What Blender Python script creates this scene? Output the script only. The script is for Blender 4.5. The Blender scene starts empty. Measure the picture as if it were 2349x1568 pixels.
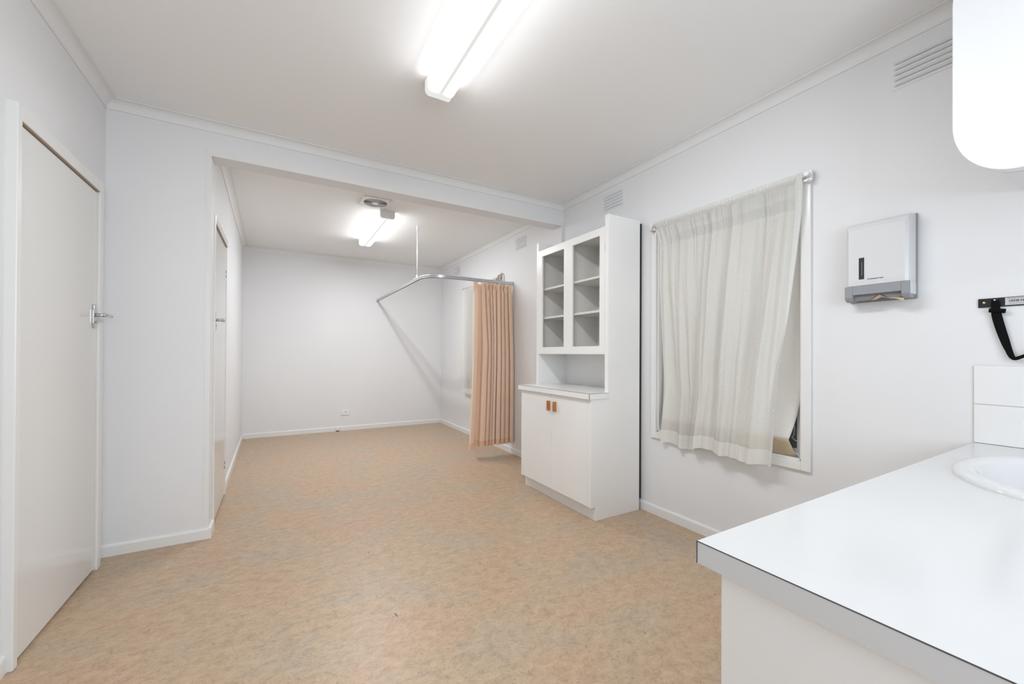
import bpy, bmesh, math, random
from mathutils import Vector, Matrix
random.seed(7)
scene = bpy.context.scene
col = scene.collection
PI = math.pi

# ------------------------------------------------------------------ camera
YAW, PITCH, ROLL = 0.5234, 0.0046, 0.0047
cam_d = bpy.data.cameras.new('camera'); cam = bpy.data.objects.new('camera', cam_d); col.objects.link(cam)
fw = Vector((math.sin(YAW), math.cos(YAW), 0)); rt = Vector((math.cos(YAW), -math.sin(YAW), 0)); up = Vector((0, 0, 1))
f2 = fw*math.cos(PITCH) + up*math.sin(PITCH); u2 = up*math.cos(PITCH) - fw*math.sin(PITCH)
r3 = rt*math.cos(ROLL) + u2*math.sin(ROLL); u3 = u2*math.cos(ROLL) - rt*math.sin(ROLL)
m = Matrix((r3, u3, -f2)).transposed().to_4x4(); m.translation = Vector((-2.3903, -3.1562, 1.1605))
cam.matrix_world = m
cam_d.sensor_width = 36; cam_d.lens = 931.9/2349*36; cam_d.shift_y = (807.0-784)/2349
cam_d.clip_start = .02
scene.camera = cam

# ------------------------------------------------------------------ world, light, exposure
w = bpy.data.worlds.new('world'); scene.world = w; w.use_nodes = True
bg = w.node_tree.nodes['Background']; bg.inputs[0].default_value = (.75, .85, 1, 1); bg.inputs[1].default_value = .04
scene.view_settings.view_transform = 'Standard'; scene.view_settings.look = 'None'
scene.view_settings.gamma = 1; scene.view_settings.use_curve_mapping = False
scene.view_settings.exposure = 3.07
TUBE = 8.9          # emission of the fluorescent tubes
TUBE_REAR = 12.8
FILL_BACK = 2.4  # strength of the added fill lamp behind the camera
DAY_FILL = 5.4           # added fill light, sky-tinted, from an unseen opening behind the camera
al = bpy.data.lights.new('day_fill', 'AREA'); al.shape = 'RECTANGLE'; al.size = 1.9; al.size_y = 1.3; al.energy = DAY_FILL
al.color = (.86, .93, 1)
alo = bpy.data.objects.new('day_fill', al); col.objects.link(alo)
alo.location = (-2.0, -5.04, 1.55); alo.rotation_euler = (PI/2, 0, 0)      # outside the added opening, shining in (+y)

# ------------------------------------------------------------------ helpers
def smooth_path(P, n=6):
    out = []
    for i in range(len(P)-1):
        q = [P[max(i-1, 0)], P[i], P[i+1], P[min(i+2, len(P)-1)]]
        for k in range(n):
            f = k/n
            out.append(tuple(.5*((2*b)+(-a+c)*f+(2*a-5*b+4*c-d)*f*f+(-a+3*b-3*c+d)*f**3) for a, b, c, d in zip(*q)))
    return out+[tuple(P[-1])]
class MB:
    def __init__(s): s.bm = bmesh.new()
    def box(s, x0, x1, y0, y1, z0, z1):
        x0, x1 = sorted((x0, x1)); y0, y1 = sorted((y0, y1)); z0, z1 = sorted((z0, z1))
        v = [s.bm.verts.new(p) for p in ((x0,y0,z0),(x1,y0,z0),(x1,y1,z0),(x0,y1,z0),(x0,y0,z1),(x1,y0,z1),(x1,y1,z1),(x0,y1,z1))]
        for f in ((0,3,2,1),(4,5,6,7),(0,1,5,4),(1,2,6,5),(2,3,7,6),(3,0,4,7)): s.bm.faces.new([v[i] for i in f])
        return s
    def prism(s, pts, axis, a, b):
        """polygon pts in the two other axes, extruded along axis from a to b"""
        def P(p, t):
            if axis == 'x': return (t, p[0], p[1])
            if axis == 'y': return (p[0], t, p[1])
            return (p[0], p[1], t)
        A = [s.bm.verts.new(P(p, a)) for p in pts]; B = [s.bm.verts.new(P(p, b)) for p in pts]
        n = len(pts)
        s.bm.faces.new(A); s.bm.faces.new(B[::-1])
        for i in range(n): s.bm.faces.new((A[i], B[i], B[(i+1) % n], A[(i+1) % n]))
        return s
    def tube(s, path, r, n=16, cap=True, prof=None):
        """sweep a circle (or a profile of (a,b) pairs) along a path of points"""
        path = [Vector(p) for p in path]; rings = []
        nrm = None
        for i, p in enumerate(path):
            d = (path[min(i+1, len(path)-1)] - path[max(i-1, 0)]).normalized()
            if nrm is None:
                nrm = Vector((0, 0, 1)) if abs(d.z) < .9 else Vector((1, 0, 0))
            nrm = (nrm - d*nrm.dot(d)).normalized(); b = d.cross(nrm)
            rr = r[i] if isinstance(r, (list, tuple)) else r
            if prof: ring = [s.bm.verts.new(p + b*q[0]*rr + nrm*q[1]*rr) for q in prof]
            else: ring = [s.bm.verts.new(p + (b*math.cos(2*PI*k/n) + nrm*math.sin(2*PI*k/n))*rr) for k in range(n)]
            rings.append(ring)
        k = len(rings[0])
        for A, B in zip(rings, rings[1:]):
            for i in range(k): s.bm.faces.new((A[i], A[(i+1) % k], B[(i+1) % k], B[i]))
        if cap: s.bm.faces.new(rings[0][::-1]); s.bm.faces.new(rings[-1])
        return s
    def grid(s, fn, nu, nv, close_u=False):
        V = [[s.bm.verts.new(fn(i/nu, j/nv)) for j in range(nv+1)] for i in range(nu + (0 if close_u else 1))]
        L = len(V)
        for i in range(nu):
            for j in range(nv):
                s.bm.faces.new((V[i][j], V[(i+1) % L][j], V[(i+1) % L][j+1], V[i][j+1]))
        return s
    def build(s, name, mat, parent=None, bevel=0, seg=2, smooth=False, solid=0, hide=None):
        bmesh.ops.recalc_face_normals(s.bm, faces=s.bm.faces)
        me = bpy.data.meshes.new(name); s.bm.to_mesh(me); s.bm.free()
        o = bpy.data.objects.new(name, me); col.objects.link(o)
        if mat: me.materials.append(mat)
        if smooth:
            for p in me.polygons: p.use_smooth = True
        if solid:
            mo = o.modifiers.new('solid', 'SOLIDIFY'); mo.thickness = solid; mo.offset = 0
        if bevel:
            mo = o.modifiers.new('bevel', 'BEVEL'); mo.width = bevel; mo.segments = seg; mo.limit_method = 'ANGLE'; mo.angle_limit = math.radians(40)
            mo.harden_normals = False
        if parent: o.parent = parent; o.matrix_parent_inverse = parent.matrix_world.inverted() if False else Matrix.Translation(-parent.location)
        return o
def empty(name, loc, label, cat, group=None):
    o = bpy.data.objects.new(name, None); col.objects.link(o); o.location = loc; o.empty_display_size = .05
    return tag(o, label, cat, group)
def tag(o, label, cat, group=None):
    o['label'] = label; o['category'] = cat
    if group: o['group'] = group
    return o
def struct(o): o['kind'] = 'structure'; return o
def sempty(name, loc):
    o = bpy.data.objects.new(name, None); col.objects.link(o); o.location = loc; o['kind'] = 'structure'; o.empty_display_size = .05
    return o
def text_mesh(body, size, name, mat, parent, M, extrude=.0002, align='LEFT', bold=0):
    cu = bpy.data.curves.new(name, 'FONT'); cu.body = body; cu.size = size; cu.extrude = extrude; cu.align_x = align; cu.offset = bold
    t = bpy.data.objects.new('tmp', cu); col.objects.link(t)
    dg = bpy.context.evaluated_depsgraph_get()
    me = bpy.data.meshes.new_from_object(t.evaluated_get(dg)); me.transform(M)
    bpy.data.objects.remove(t); bpy.data.curves.remove(cu)
    o = bpy.data.objects.new(name, me); col.objects.link(o); me.materials.clear(); me.materials.append(mat)
    o.parent = parent; o.matrix_parent_inverse = Matrix.Translation(-parent.location)
    return o

# ------------------------------------------------------------------ materials
def mat(name, c, rough=.5, metal=0, spec=.5, **kw):
    m = bpy.data.materials.new(name); m.use_nodes = True
    b = m.node_tree.nodes['Principled BSDF']
    b.inputs['Base Color'].default_value = (*c, 1); b.inputs['Roughness'].default_value = rough
    b.inputs['Metallic'].default_value = metal; b.inputs['Specular IOR Level'].default_value = spec
    for k, v in kw.items(): b.inputs[k.replace('_', ' ')].default_value = v
    return m
def N(m, t, **kw):
    n = m.node_tree.nodes.new(t)
    for k, v in kw.items(): setattr(n, k, v)
    return n
def add_bump(m, scale, strength, dist=.001, stretch=(1, 1, 1), detail=2):
    nt = m.node_tree; b = nt.nodes['Principled BSDF']
    tc = N(m, 'ShaderNodeTexCoord'); mp = N(m, 'ShaderNodeMapping'); mp.inputs['Scale'].default_value = stretch
    no = N(m, 'ShaderNodeTexNoise'); no.inputs['Scale'].default_value = scale; no.inputs['Detail'].default_value = detail
    bu = N(m, 'ShaderNodeBump'); bu.inputs['Strength'].default_value = strength; bu.inputs['Distance'].default_value = dist
    nt.links.new(tc.outputs['Object'], mp.inputs['Vector']); nt.links.new(mp.outputs[0], no.inputs['Vector'])
    nt.links.new(no.outputs['Fac'], bu.inputs['Height']); nt.links.new(bu.outputs[0], b.inputs['Normal'])
    return m
def tint(m, c1, c2, scale, stretch=(1, 1, 1), detail=3, lo=.35, hi=.65):
    nt = m.node_tree; b = nt.nodes['Principled BSDF']
    tc = N(m, 'ShaderNodeTexCoord'); mp = N(m, 'ShaderNodeMapping'); mp.inputs['Scale'].default_value = stretch
    no = N(m, 'ShaderNodeTexNoise'); no.inputs['Scale'].default_value = scale; no.inputs['Detail'].default_value = detail
    cr = N(m, 'ShaderNodeValToRGB'); cr.color_ramp.elements[0].position = lo; cr.color_ramp.elements[1].position = hi
    cr.color_ramp.elements[0].color = (*c1, 1); cr.color_ramp.elements[1].color = (*c2, 1)
    nt.links.new(tc.outputs['Object'], mp.inputs['Vector']); nt.links.new(mp.outputs[0], no.inputs['Vector'])
    nt.links.new(no.outputs['Fac'], cr.inputs[0]); nt.links.new(cr.outputs[0], b.inputs['Base Color'])
    return m
WALL = tint(add_bump(mat('painted wall', (.8, .8, .8), .45, spec=.35), 90, .06), (.80, .805, .818), (.82, .824, .835), 1.3)
CEIL = tint(mat('ceiling paint', (.76, .755, .75), .8, spec=.2), (.915, .92, .925), (.93, .935, .94), .8)
TRIM = add_bump(mat('gloss enamel trim', (.82, .82, .81), .22, spec=.5), 12, .12, .002)
CORN = mat('cornice paint', (.82, .82, .82), .5, spec=.3)
DOORM = add_bump(mat('gloss enamel door', (.79, .785, .77), .13, spec=.5), 5, .06, .002)
CABM = tint(add_bump(mat('cabinet enamel', (.8, .79, .77), .32), 30, .04), (.86, .855, .84), (.885, .88, .865), 2)
LAM = tint(mat('white laminate', (.86, .87, .88), .16), (.67, .678, .685), (.70, .705, .71), 1.5)
SEAM = mat('dark laminate seam', (.10, .095, .09), .6)
DARK = mat('black gap', (.015, .014, .013), .7)
PLAST = mat('white plastic', (.84, .85, .86), .3)
BRIGHTP = mat('bright white plastic', (.93, .94, .96), .3)
MDF = mat('board edge brown', (.34, .27, .2), .7)
CHROME = mat('chrome', (.62, .63, .66), .16, 1)
STEEL = mat('dull steel', (.45, .44, .42), .35, 1)
ALU = add_bump(mat('anodised aluminium', (.56, .57, .585), .34, .85), 60, .03, stretch=(1, 1, 8))
WHITEM = mat('white enamelled metal', (.84, .84, .84), .35)
WOODH = tint(mat('orange timber handle', (.42, .16, .035), .35), (.30, .10, .018), (.52, .21, .045), 30, (4, 4, .5))
CERAM = mat('white ceramic', (.74, .745, .75), .12)
TILE = mat('white glazed tile', (.84, .845, .845), .12)
GROUT = mat('grout', (.56, .55, .53), .8)
GREY = mat('grey plastic', (.30, .315, .335), .35)
DGREY = mat('dark grey plastic', (.20, .20, .215), .45)
BLACKGL = mat('smoked black window', (.01, .01, .012), .06, spec=.9)
BLACK = mat('black metal', (.006, .006, .009), .38)
WEB = add_bump(mat('black webbing', (.004, .004, .004), .85, spec=.15), 300, .3)
BRASS = mat('brass screw', (.75, .5, .28), .3, 1)
PAPER = tint(mat('unbleached paper', (.62, .46, .28), .8), (.56, .41, .25), (.68, .52, .33), 20)
NAVY = mat('navy print', (.02, .02, .09), .5)
INK = mat('label ink', (.03, .03, .035), .6)
LABEL = mat('label paper', (.62, .62, .64), .5)
CARD = tint(mat('stained blind backing', (.52, .42, .28), .85), (.46, .37, .25), (.60, .49, .34), 9)
RUST = mat('rusty grille centre', (.48, .33, .2), .6)
FROST = mat('obscured window glass', (.24, .245, .25), .3, spec=.6)
BAKE = mat('old pink plastic', (.62, .47, .40), .5)
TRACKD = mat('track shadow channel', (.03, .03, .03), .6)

# floor vinyl: fine mottled beige and tan with short dark flecks
FLOOR = mat('mottled vinyl floor', (.5, .4, .3), .40, spec=.4)
def floor_nodes(m):
    nt = m.node_tree; L = nt.links.new; b = nt.nodes['Principled BSDF']
    tc = N(m, 'ShaderNodeTexCoord')
    def noise(scale, detail, st, rough=.6, dist=0, off=0):
        mp = N(m, 'ShaderNodeMapping'); mp.inputs['Scale'].default_value = st; mp.inputs['Location'].default_value = (off, off*.7, 0)
        no = N(m, 'ShaderNodeTexNoise'); no.inputs['Scale'].default_value = scale; no.inputs['Detail'].default_value = detail
        no.inputs['Roughness'].default_value = rough; no.inputs['Distortion'].default_value = dist
        L(tc.outputs['Object'], mp.inputs[0]); L(mp.outputs[0], no.inputs['Vector']); return no.outputs['Fac']
    def ramp(x, stops):
        cr = N(m, 'ShaderNodeValToRGB'); e = cr.color_ramp.elements
        while len(e) < len(stops): e.new(.5)
        for k, (p, c) in enumerate(stops): e[k].position = p; e[k].color = (*c, 1)
        L(x, cr.inputs[0]); return cr.outputs[0]
    def mix(a, bb, fac, mode='MIX'):
        mx = N(m, 'ShaderNodeMix', data_type='RGBA', blend_type=mode)
        if isinstance(fac, float): mx.inputs[0].default_value = fac
        else: L(fac, mx.inputs[0])
        L(a, mx.inputs[6])
        if isinstance(bb, tuple): mx.inputs[7].default_value = (*bb, 1)
        else: L(bb, mx.inputs[7])
        return mx.outputs[2]
    n1 = noise(24, 8, (.7, 1, 1), .72, .5)
    base = ramp(n1, [(.30, (.325, .235, .160)), (.44, (.44, .315, .210)), (.56, (.53, .385, .260)), (.70, (.615, .465, .325))])
    n2 = noise(3.2, 4, (.7, 1, 1), .5, .3, 5)
    hue = ramp(n2, [(.36, (.43, .385, .315)), (.5, (.51, .375, .255)), (.64, (.55, .355, .25))])
    c = mix(base, hue, .38)
    n3 = noise(85, 4, (.8, 1, 1), .75, 1.2, 11)
    fine = ramp(n3, [(.33, (.70, .69, .67)), (.46, (.96, .96, .96)), (.66, (1.10, 1.10, 1.08))])
    c = mix(c, fine, .8, 'MULTIPLY')
    # sparse dark flecks and scuffs
    n4 = noise(26, 2, (1.6, .55, 1), .5, .8, 23)
    fl = ramp(n4, [(.755, (0, 0, 0)), (.80, (1, 1, 1))])
    c = mix(c, (.16, .13, .10), fl)
    L(c, b.inputs['Base Color'])
    bu = N(m, 'ShaderNodeBump'); bu.inputs['Strength'].default_value = .08; bu.inputs['Distance'].default_value = .001
    L(n3, bu.inputs['Height']); L(bu.outputs[0], b.inputs['Normal'])
floor_nodes(FLOOR)

def cloth(name, c, trans=.35, clear=0.0, weave=420, wv=.25, wdist=.0006):
    m = mat(name, c, .85, spec=.1); nt = m.node_tree; L = nt.links.new
    b = nt.nodes['Principled BSDF']; out = nt.nodes['Material Output']
    tc = N(m, 'ShaderNodeTexCoord')
    mp = N(m, 'ShaderNodeMapping'); mp.inputs['Scale'].default_value = (.25, .12, 1)
    no = N(m, 'ShaderNodeTexNoise'); no.inputs['Scale'].default_value = weave; no.inputs['Detail'].default_value = 3
    L(tc.outputs['Object'], mp.inputs[0]); L(mp.outputs[0], no.inputs['Vector'])
    cr = N(m, 'ShaderNodeValToRGB'); cr.color_ramp.elements[0].position = .35; cr.color_ramp.elements[1].position = .65
    cr.color_ramp.elements[0].color = (*[q*(1-wv*.5) for q in c], 1); cr.color_ramp.elements[1].color = (*[min(1, q*(1+wv*.12)) for q in c], 1)
    L(no.outputs['Fac'], cr.inputs[0]); L(cr.outputs[0], b.inputs['Base Color'])
    bu = N(m, 'ShaderNodeBump'); bu.inputs['Strength'].default_value = .2; bu.inputs['Distance'].default_value = wdist
    L(no.outputs['Fac'], bu.inputs['Height']); L(bu.outputs[0], b.inputs['Normal'])
    tr = N(m, 'ShaderNodeBsdfTranslucent'); L(cr.outputs[0], tr.inputs['Color'])
    mx = N(m, 'ShaderNodeMixShader'); mx.inputs[0].default_value = trans
    L(b.outputs[0], mx.inputs[1]); L(tr.outputs[0], mx.inputs[2]); res = mx.outputs[0]
    if clear:
        tp = N(m, 'ShaderNodeBsdfTransparent'); m2 = N(m, 'ShaderNodeMixShader')
        ma = N(m, 'ShaderNodeMath', operation='MULTIPLY'); ma.inputs[1].default_value = clear*2
        L(no.outputs['Fac'], ma.inputs[0]); L(ma.outputs[0], m2.inputs[0])
        L(res, m2.inputs[1]); L(tp.outputs[0], m2.inputs[2]); res = m2.outputs[0]
    L(res, out.inputs['Surface']); return m
SHEER = cloth('sheer ivory slub linen', (.90, .89, .85), .3, .22, 420, .15)
SHEERH = cloth('ivory linen hem', (.86, .855, .82), .25, 0, 420, .06)
PEACH = cloth('peach curtain cloth', (.93, .71, .56), .14, 0, 700, .08)
BLIND = cloth('cream holland blind', (.88, .86, .81), .12, 0, 300, .06)
def pane_mat(name, tintc, alpha, rough=.02):
    m = bpy.data.materials.new(name); m.use_nodes = True; nt = m.node_tree; nt.nodes.remove(nt.nodes['Principled BSDF'])
    out = nt.nodes['Material Output']; tp = N(m, 'ShaderNodeBsdfTransparent'); tp.inputs[0].default_value = (*tintc, 1)
    gl = N(m, 'ShaderNodeBsdfGlossy'); gl.inputs['Roughness'].default_value = rough
    fr = N(m, 'ShaderNodeLayerWeight'); fr.inputs['Blend'].default_value = .06
    mx = N(m, 'ShaderNodeMixShader'); nt.links.new(fr.outputs[0], mx.inputs[0])
    nt.links.new(tp.outputs[0], mx.inputs[1]); nt.links.new(gl.outputs[0], mx.inputs[2]); nt.links.new(mx.outputs[0], out.inputs[0])
    return m
GLASS = pane_mat('cabinet glass', (.98, .975, .965), 1)
def diffuser_mat():
    m = bpy.data.materials.new('prismatic diffuser'); m.use_nodes = True; nt = m.node_tree; nt.nodes.remove(nt.nodes['Principled BSDF'])
    out = nt.nodes['Material Output']; tp = N(m, 'ShaderNodeBsdfTransparent'); tp.inputs[0].default_value = (.97, .97, .96, 1)
    tr = N(m, 'ShaderNodeBsdfTranslucent'); tr.inputs[0].default_value = (.95, .95, .93, 1)
    gl = N(m, 'ShaderNodeBsdfDiffuse'); gl.inputs[0].default_value = (.9, .9, .89, 1)
    a = N(m, 'ShaderNodeMixShader'); a.inputs[0].default_value = .18; b = N(m, 'ShaderNodeMixShader'); b.inputs[0].default_value = .45
    nt.links.new(tr.outputs[0], a.inputs[1]); nt.links.new(gl.outputs[0], a.inputs[2])
    nt.links.new(a.outputs[0], b.inputs[1]); nt.links.new(tp.outputs[0], b.inputs[2]); nt.links.new(b.outputs[0], out.inputs[0])
    return m
DIFF = diffuser_mat()
def emis(name, c, s):
    m = bpy.data.materials.new(name); m.use_nodes = True; nt = m.node_tree; nt.nodes.remove(nt.nodes['Principled BSDF'])
    e = N(m, 'ShaderNodeEmission'); e.inputs[0].default_value = (*c, 1); e.inputs[1].default_value = s
    nt.links.new(e.outputs[0], nt.nodes['Material Output'].inputs[0]); return m
def lampset(n, k):
    cw = (.955, .98, 1)
    return [emis(n+' lobe', cw, k), emis(n+' side', cw, k*.07), emis(n+' inner slope', (1, .99, .96), min(k*.3, .13)), emis(n+' groove', (1, .97, .92), .095), emis(n+' end section', (1, .98, .95), .10)]
LAMP1 = lampset('front lamp', TUBE); LAMP2 = lampset('rear lamp', TUBE_REAR); FILL_LAMP = lampset('back fill lamp', FILL_BACK)

# ------------------------------------------------------------------ dimensions (metres, z up, right wall x=0, partition front y=0)
H = 2.60; W = 3.245; D = 3.389; T = 2.397; TH = .14; OX = -2.757; NEAR = -4.95; XN = .12
WL0, WL1 = -2.765, -2.80       # rear room's left wall at the partition and at the rear wall (it runs slightly out of square)
WIN = dict(y0=-2.069, y1=-1.128, z0=.602, z1=2.075)
WIN2 = dict(y0=1.22, y1=2.26, z0=.602, z1=2.075)
YF0 = -5.0
# ------------------------------------------------------------------ room shell
struct(MB().box(-W-.3, XN+.1, NEAR-.15, D+.15, -.08, 0).build('floor', FLOOR))
struct(MB().box(-W-.3, XN+.1, NEAR-.15, D+.15, H, H+.08).build('ceiling', CEIL))
# right wall with two window openings
mb = MB()
ys = [NEAR, WIN['y0'], WIN['y1'], WIN2['y0'], WIN2['y1'], D]
mb.box(0, XN, ys[0], ys[1], 0, H).box(0, XN, ys[2], ys[3], 0, H).box(0, XN, ys[4], ys[5], 0, H)
for q in (WIN, WIN2): mb.box(0, XN, q['y0'], q['y1'], 0, q['z0']).box(0, XN, q['y0'], q['y1'], q['z1'], H)
struct(mb.build('wall_right', WALL))
# left wall of the front room with door opening
DY0, DY1, DTOP = -.942, -.176, 2.017
mb = MB(); mb.box(-W-.12, -W, NEAR, DY0-.02, 0, H).box(-W-.12, -W, DY1+.02, TH, 0, H).box(-W-.12, -W, DY0-.02, DY1+.02, DTOP+.02, H)
struct(mb.build('wall_left', WALL))
# partition: left pier + beam + thin right nib
mb = MB().prism([(-W, 0), (OX, 0), (OX, T), (-.022, T), (-.022, 0), (0, 0), (0, H), (-W, H)], 'y', 0, TH)
struct(mb.build('wall_partition', WALL))
# rear room
struct(MB().box(-W, XN, D, D+.12, 0, H).build('wall_rear', WALL))
R0, R1, RTOP = .162, .885, 2.022            # door 2 opening along the rear left wall
def xl(y): return WL0 + (WL1-WL0)*(y-TH)/(D-TH)
mb = MB()
def lwall(y0, y1, z0, z1, t=.12): mb.prism([(xl(y0), y0), (xl(y1), y1), (xl(y1)-t, y1), (xl(y0)-t, y0)], 'z', z0, z1)
lwall(TH, R0-.001, 0, H); lwall(R1+.02, D, 0, H); lwall(R0-.001, R1+.02, RTOP+.02, H)
struct(mb.build('wall_rear_left', WALL))
# wall behind the camera; its opening is made up to admit the fill light
mb = MB(); mb.box(-W-.12, -2.95, NEAR-.12, NEAR, 0, H).box(-1.05, XN, NEAR-.12, NEAR, 0, H).box(-2.95, -1.05, NEAR-.12, NEAR, 0, .9).box(-2.95, -1.05, NEAR-.12, NEAR, 2.2, H)
struct(mb.build('wall_near', WALL))
w3 = sempty('added_window', (-2.0, NEAR, .9))  # added unseen window that frames the fill light
MB().box(-2.98, -2.9, NEAR-.02, NEAR+.018, .87, 2.23).box(-1.1, -1.02, NEAR-.02, NEAR+.018, .87, 2.23).box(-2.9, -1.1, NEAR-.02, NEAR+.018, .87, .93).box(-2.9, -1.1, NEAR-.02, NEAR+.018, 2.17, 2.23).box(-2.02, -1.98, NEAR-.05, NEAR-.02, .9, 2.2).build('window_frame', TRIM, w3)

# cove cornices: (distance from wall, drop) profile
CP = [(0, .054), (.0065, .054), (.0065, .0475)] + [(.0065+.043*(1-math.cos(t*PI/2/8)), .0475-.041*math.sin(t*PI/2/8)) for t in range(1, 9)] + [(.0560, .0065), (.0560, 0), (0, 0)]
def cornice(name, A, B, inn, ma=1, mb_=1):
    """A->B along the wall foot line; inn = inward normal; mitres at both ends by +-offset"""
    A = Vector((*A, 0)); B = Vector((*B, 0)); n = Vector((*inn, 0)); d = (B-A).normalized()
    mb = MB(); RA = []; RB = []
    for a, z in CP:
        RA.append(mb.bm.verts.new(A + n*a + d*a*ma + Vector((0, 0, H-z-.0005)))); RB.append(mb.bm.verts.new(B + n*a - d*a*mb_ + Vector((0, 0, H-z-.0005))))
    k = len(CP)
    for i in range(k): mb.bm.faces.new((RA[i], RB[i], RB[(i+1) % k], RA[(i+1) % k]))
    mb.bm.faces.new(RA); mb.bm.faces.new(RB[::-1])
    o = struct(mb.build(name, CORN)); return o
cornice('trim_1', (-W, NEAR), (-W, 0), (1, 0))
cornice('trim_2', (-W, 0), (0, 0), (0, -1))
cornice('trim_3', (0, 0), (0, NEAR), (-1, 0))
cornice('trim_4', (WL0, TH), (WL1, D), (1, .0))
cornice('trim_5', (WL1, D), (0, D), (0, -1))
cornice('trim_6', (0, D), (0, TH), (-1, 0))
cornice('trim_7', (0, TH), (WL0, TH), (0, 1))
cornice('trim_8', (0, NEAR), (-W, NEAR), (0, 1))
# baseboards, rounded top
SK = .066
def skirt(name, segs):
    mb = MB()
    for A, B, n in segs:
        A = Vector((*A, 0)); B = Vector((*B, 0)); n = Vector((*n, 0)); t = .014
        prof = [(0, 0), (t, 0), (t, SK-.012), (t-.003, SK-.004), (t-.008, SK), (0, SK)]
        RA = [mb.bm.verts.new(A + n*a + Vector((0, 0, z))) for a, z in prof]; RB = [mb.bm.verts.new(B + n*a + Vector((0, 0, z))) for a, z in prof]
        for i in range(6): mb.bm.faces.new((RA[i], RB[i], RB[(i+1) % 6], RA[(i+1) % 6]))
        mb.bm.faces.new(RA); mb.bm.faces.new(RB[::-1])
    return struct(mb.build(name, TRIM))
skirt('baseboard_left', [((-W, NEAR), (-W, DY0-.031), (1, 0))])
skirt('baseboard_partition', [((-W, 0), (OX, 0), (0, -1)), ((OX, -.014), (OX, TH), (1, 0))])
skirt('baseboard_right', [((0, NEAR), (0, -.001), (-1, 0)), ((0, TH), (0, D), (-1, 0))])
skirt('baseboard_rear', [((WL1, D), (0, D), (0, -1))])
skirt('baseboard_rear_left', [((xl(R1+.045), R1+.045), (WL1, D), (1, 0))])

# thin cover architrave round the opening (flat, flush band seen as a faint line)
struct(MB().prism([(-2.785, SK), (OX, SK), (OX, T), (-.0, T), (-.0, T+.04), (-2.785, T+.04)], 'y', -.0015, 0).build('trim_9', TRIM))

# ------------------------------------------------------------------ doors (built in local coords: s along wall, n out of wall)
def lever(mb_, mp, s, z, dirn):
    pass
def make_door(name, plane, y0, y1, top, handle_z, hinge_y, handle_y, lever_dir, sk=0.0, frame_out=None):
    X = lambda y: plane + sk*(y-y0)
    r = sempty(name, (X((y0+y1)/2), (y0+y1)/2, 0))
    t, a0, a1, at = frame_out
    fr = MB()
    fr.box(X(y0)-.10, X(y0)+t, y0-a0, y0, 0, top+at); fr.box(X(y1)-.10, X(y1)+t, y1, y1+a1, 0, top+at)
    fr.box(X(y0)-.10, X(y0)+t, y0, y1, top, top+at)
    f = fr.build('door_frame', TRIM, r, bevel=.003)
    # unpainted rebate strip at the head and closing side
    MB().box(X(y0)+t-.075, X(y0)+t-.001, y0, y1, top-.003, top+.001).build('head_rebate', mat('bare rebate', (.50, .42, .34), .7), r)
    MB().box(X(y0)+t-.075, X(y0)+t-.052, y0, y1, .0, top-.003).build('dark_gap', DARK, r)
    MB().box(X(y0)+t-.048, X(y0)+t-.012, y0+.002, y1-.003, .012, top-.009).build('door_panel', DOORM, r, bevel=.0015)
    return r
DX = -W
d1 = make_door('door_1', DX, DY0, DY1, DTOP, 1.35, None, None, 1, frame_out=(.03, .031, .049, .057))
def lever_handle(parent, x, y, z, sgn):
    """tapered chrome plate with round neck and lever; the lever points along sgn*y"""
    p = MB(); pts = []
    for (yy, zz) in ((-.009, -.062), (.009, -.062), (.0145, -.035), (.0165, 0), (.0155, .035), (.011, .060), (0, .065), (-.011, .060), (-.0155, .035), (-.0165, 0), (-.0145, -.035)): pts.append((y+yy, z+zz))
    p.prism(pts, 'x', x, x+.009).build('handle_plate', CHROME, parent, bevel=.003, smooth=False)
    q = MB(); q.tube([(x+.006, y, z+.008), (x+.03, y, z+.008), (x+.042, y, z+.008)], [.010, .009, .010], 16)
    q.tube([(x+.042, y-.006*sgn, z+.008), (x+.046, y+.02*sgn, z+.009), (x+.048, y+.055*sgn, z+.010), (x+.046, y+.090*sgn, z+.008), (x+.040, y+.102*sgn, z+.006)], [.010, .0095, .0085, .0085, .006], 12)
    q.build('lever', CHROME, parent, smooth=True)
    MB().tube([(x+.008, y, z-.030), (x+.012, y, z-.030)], .006, 14).build('key_cylinder', STEEL, parent)
h = bpy.data.objects.new('door_handle', None); col.objects.link(h); h.parent = d1; h.location = (0, 0, 0); h.matrix_parent_inverse = Matrix.Translation(-d1.location); h.empty_display_size = .03
lever_handle(h, DX+.018, -.222, 1.346, 1)
MB().box(DX+.0302, DX+.0316, DY1+.006, DY1+.036, 1.305, 1.385).build('strike_plate', PLAST, d1, bevel=.001)
d2 = make_door('door_2', xl(R0), R0, R1, RTOP, 1.37, None, None, 1, sk=(WL1-WL0)/(D-TH), frame_out=(.018, .02, .045, .05))
h2 = bpy.data.objects.new('door_handle', None); col.objects.link(h2); h2.parent = d2; h2.matrix_parent_inverse = Matrix.Translation(-d2.location); h2.empty_display_size = .03
lever_handle(h2, xl(R0)+.006, R0+.055, 1.372, 1)
for z in (.245, 1.80):
    hb = MB(); x = xl(R1)+.016
    hb.tube([(x-.010, R1-.004, z-.05), (x-.010, R1-.004, z+.05)], .0085, 12)
    hb.box(x-.012, x-.008, R1-.035, R1-.004, z-.05, z+.05)
    o = hb.build('hinge', PLAST, d2)
    MB().box(x-.0015, x+.0015, R1-.008, R1, z-.028, z-.010).box(x-.0015, x+.0015, R1-.008, R1, z+.010, z+.028).build('hinge_knuckle_gap', DGREY, o)

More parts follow.
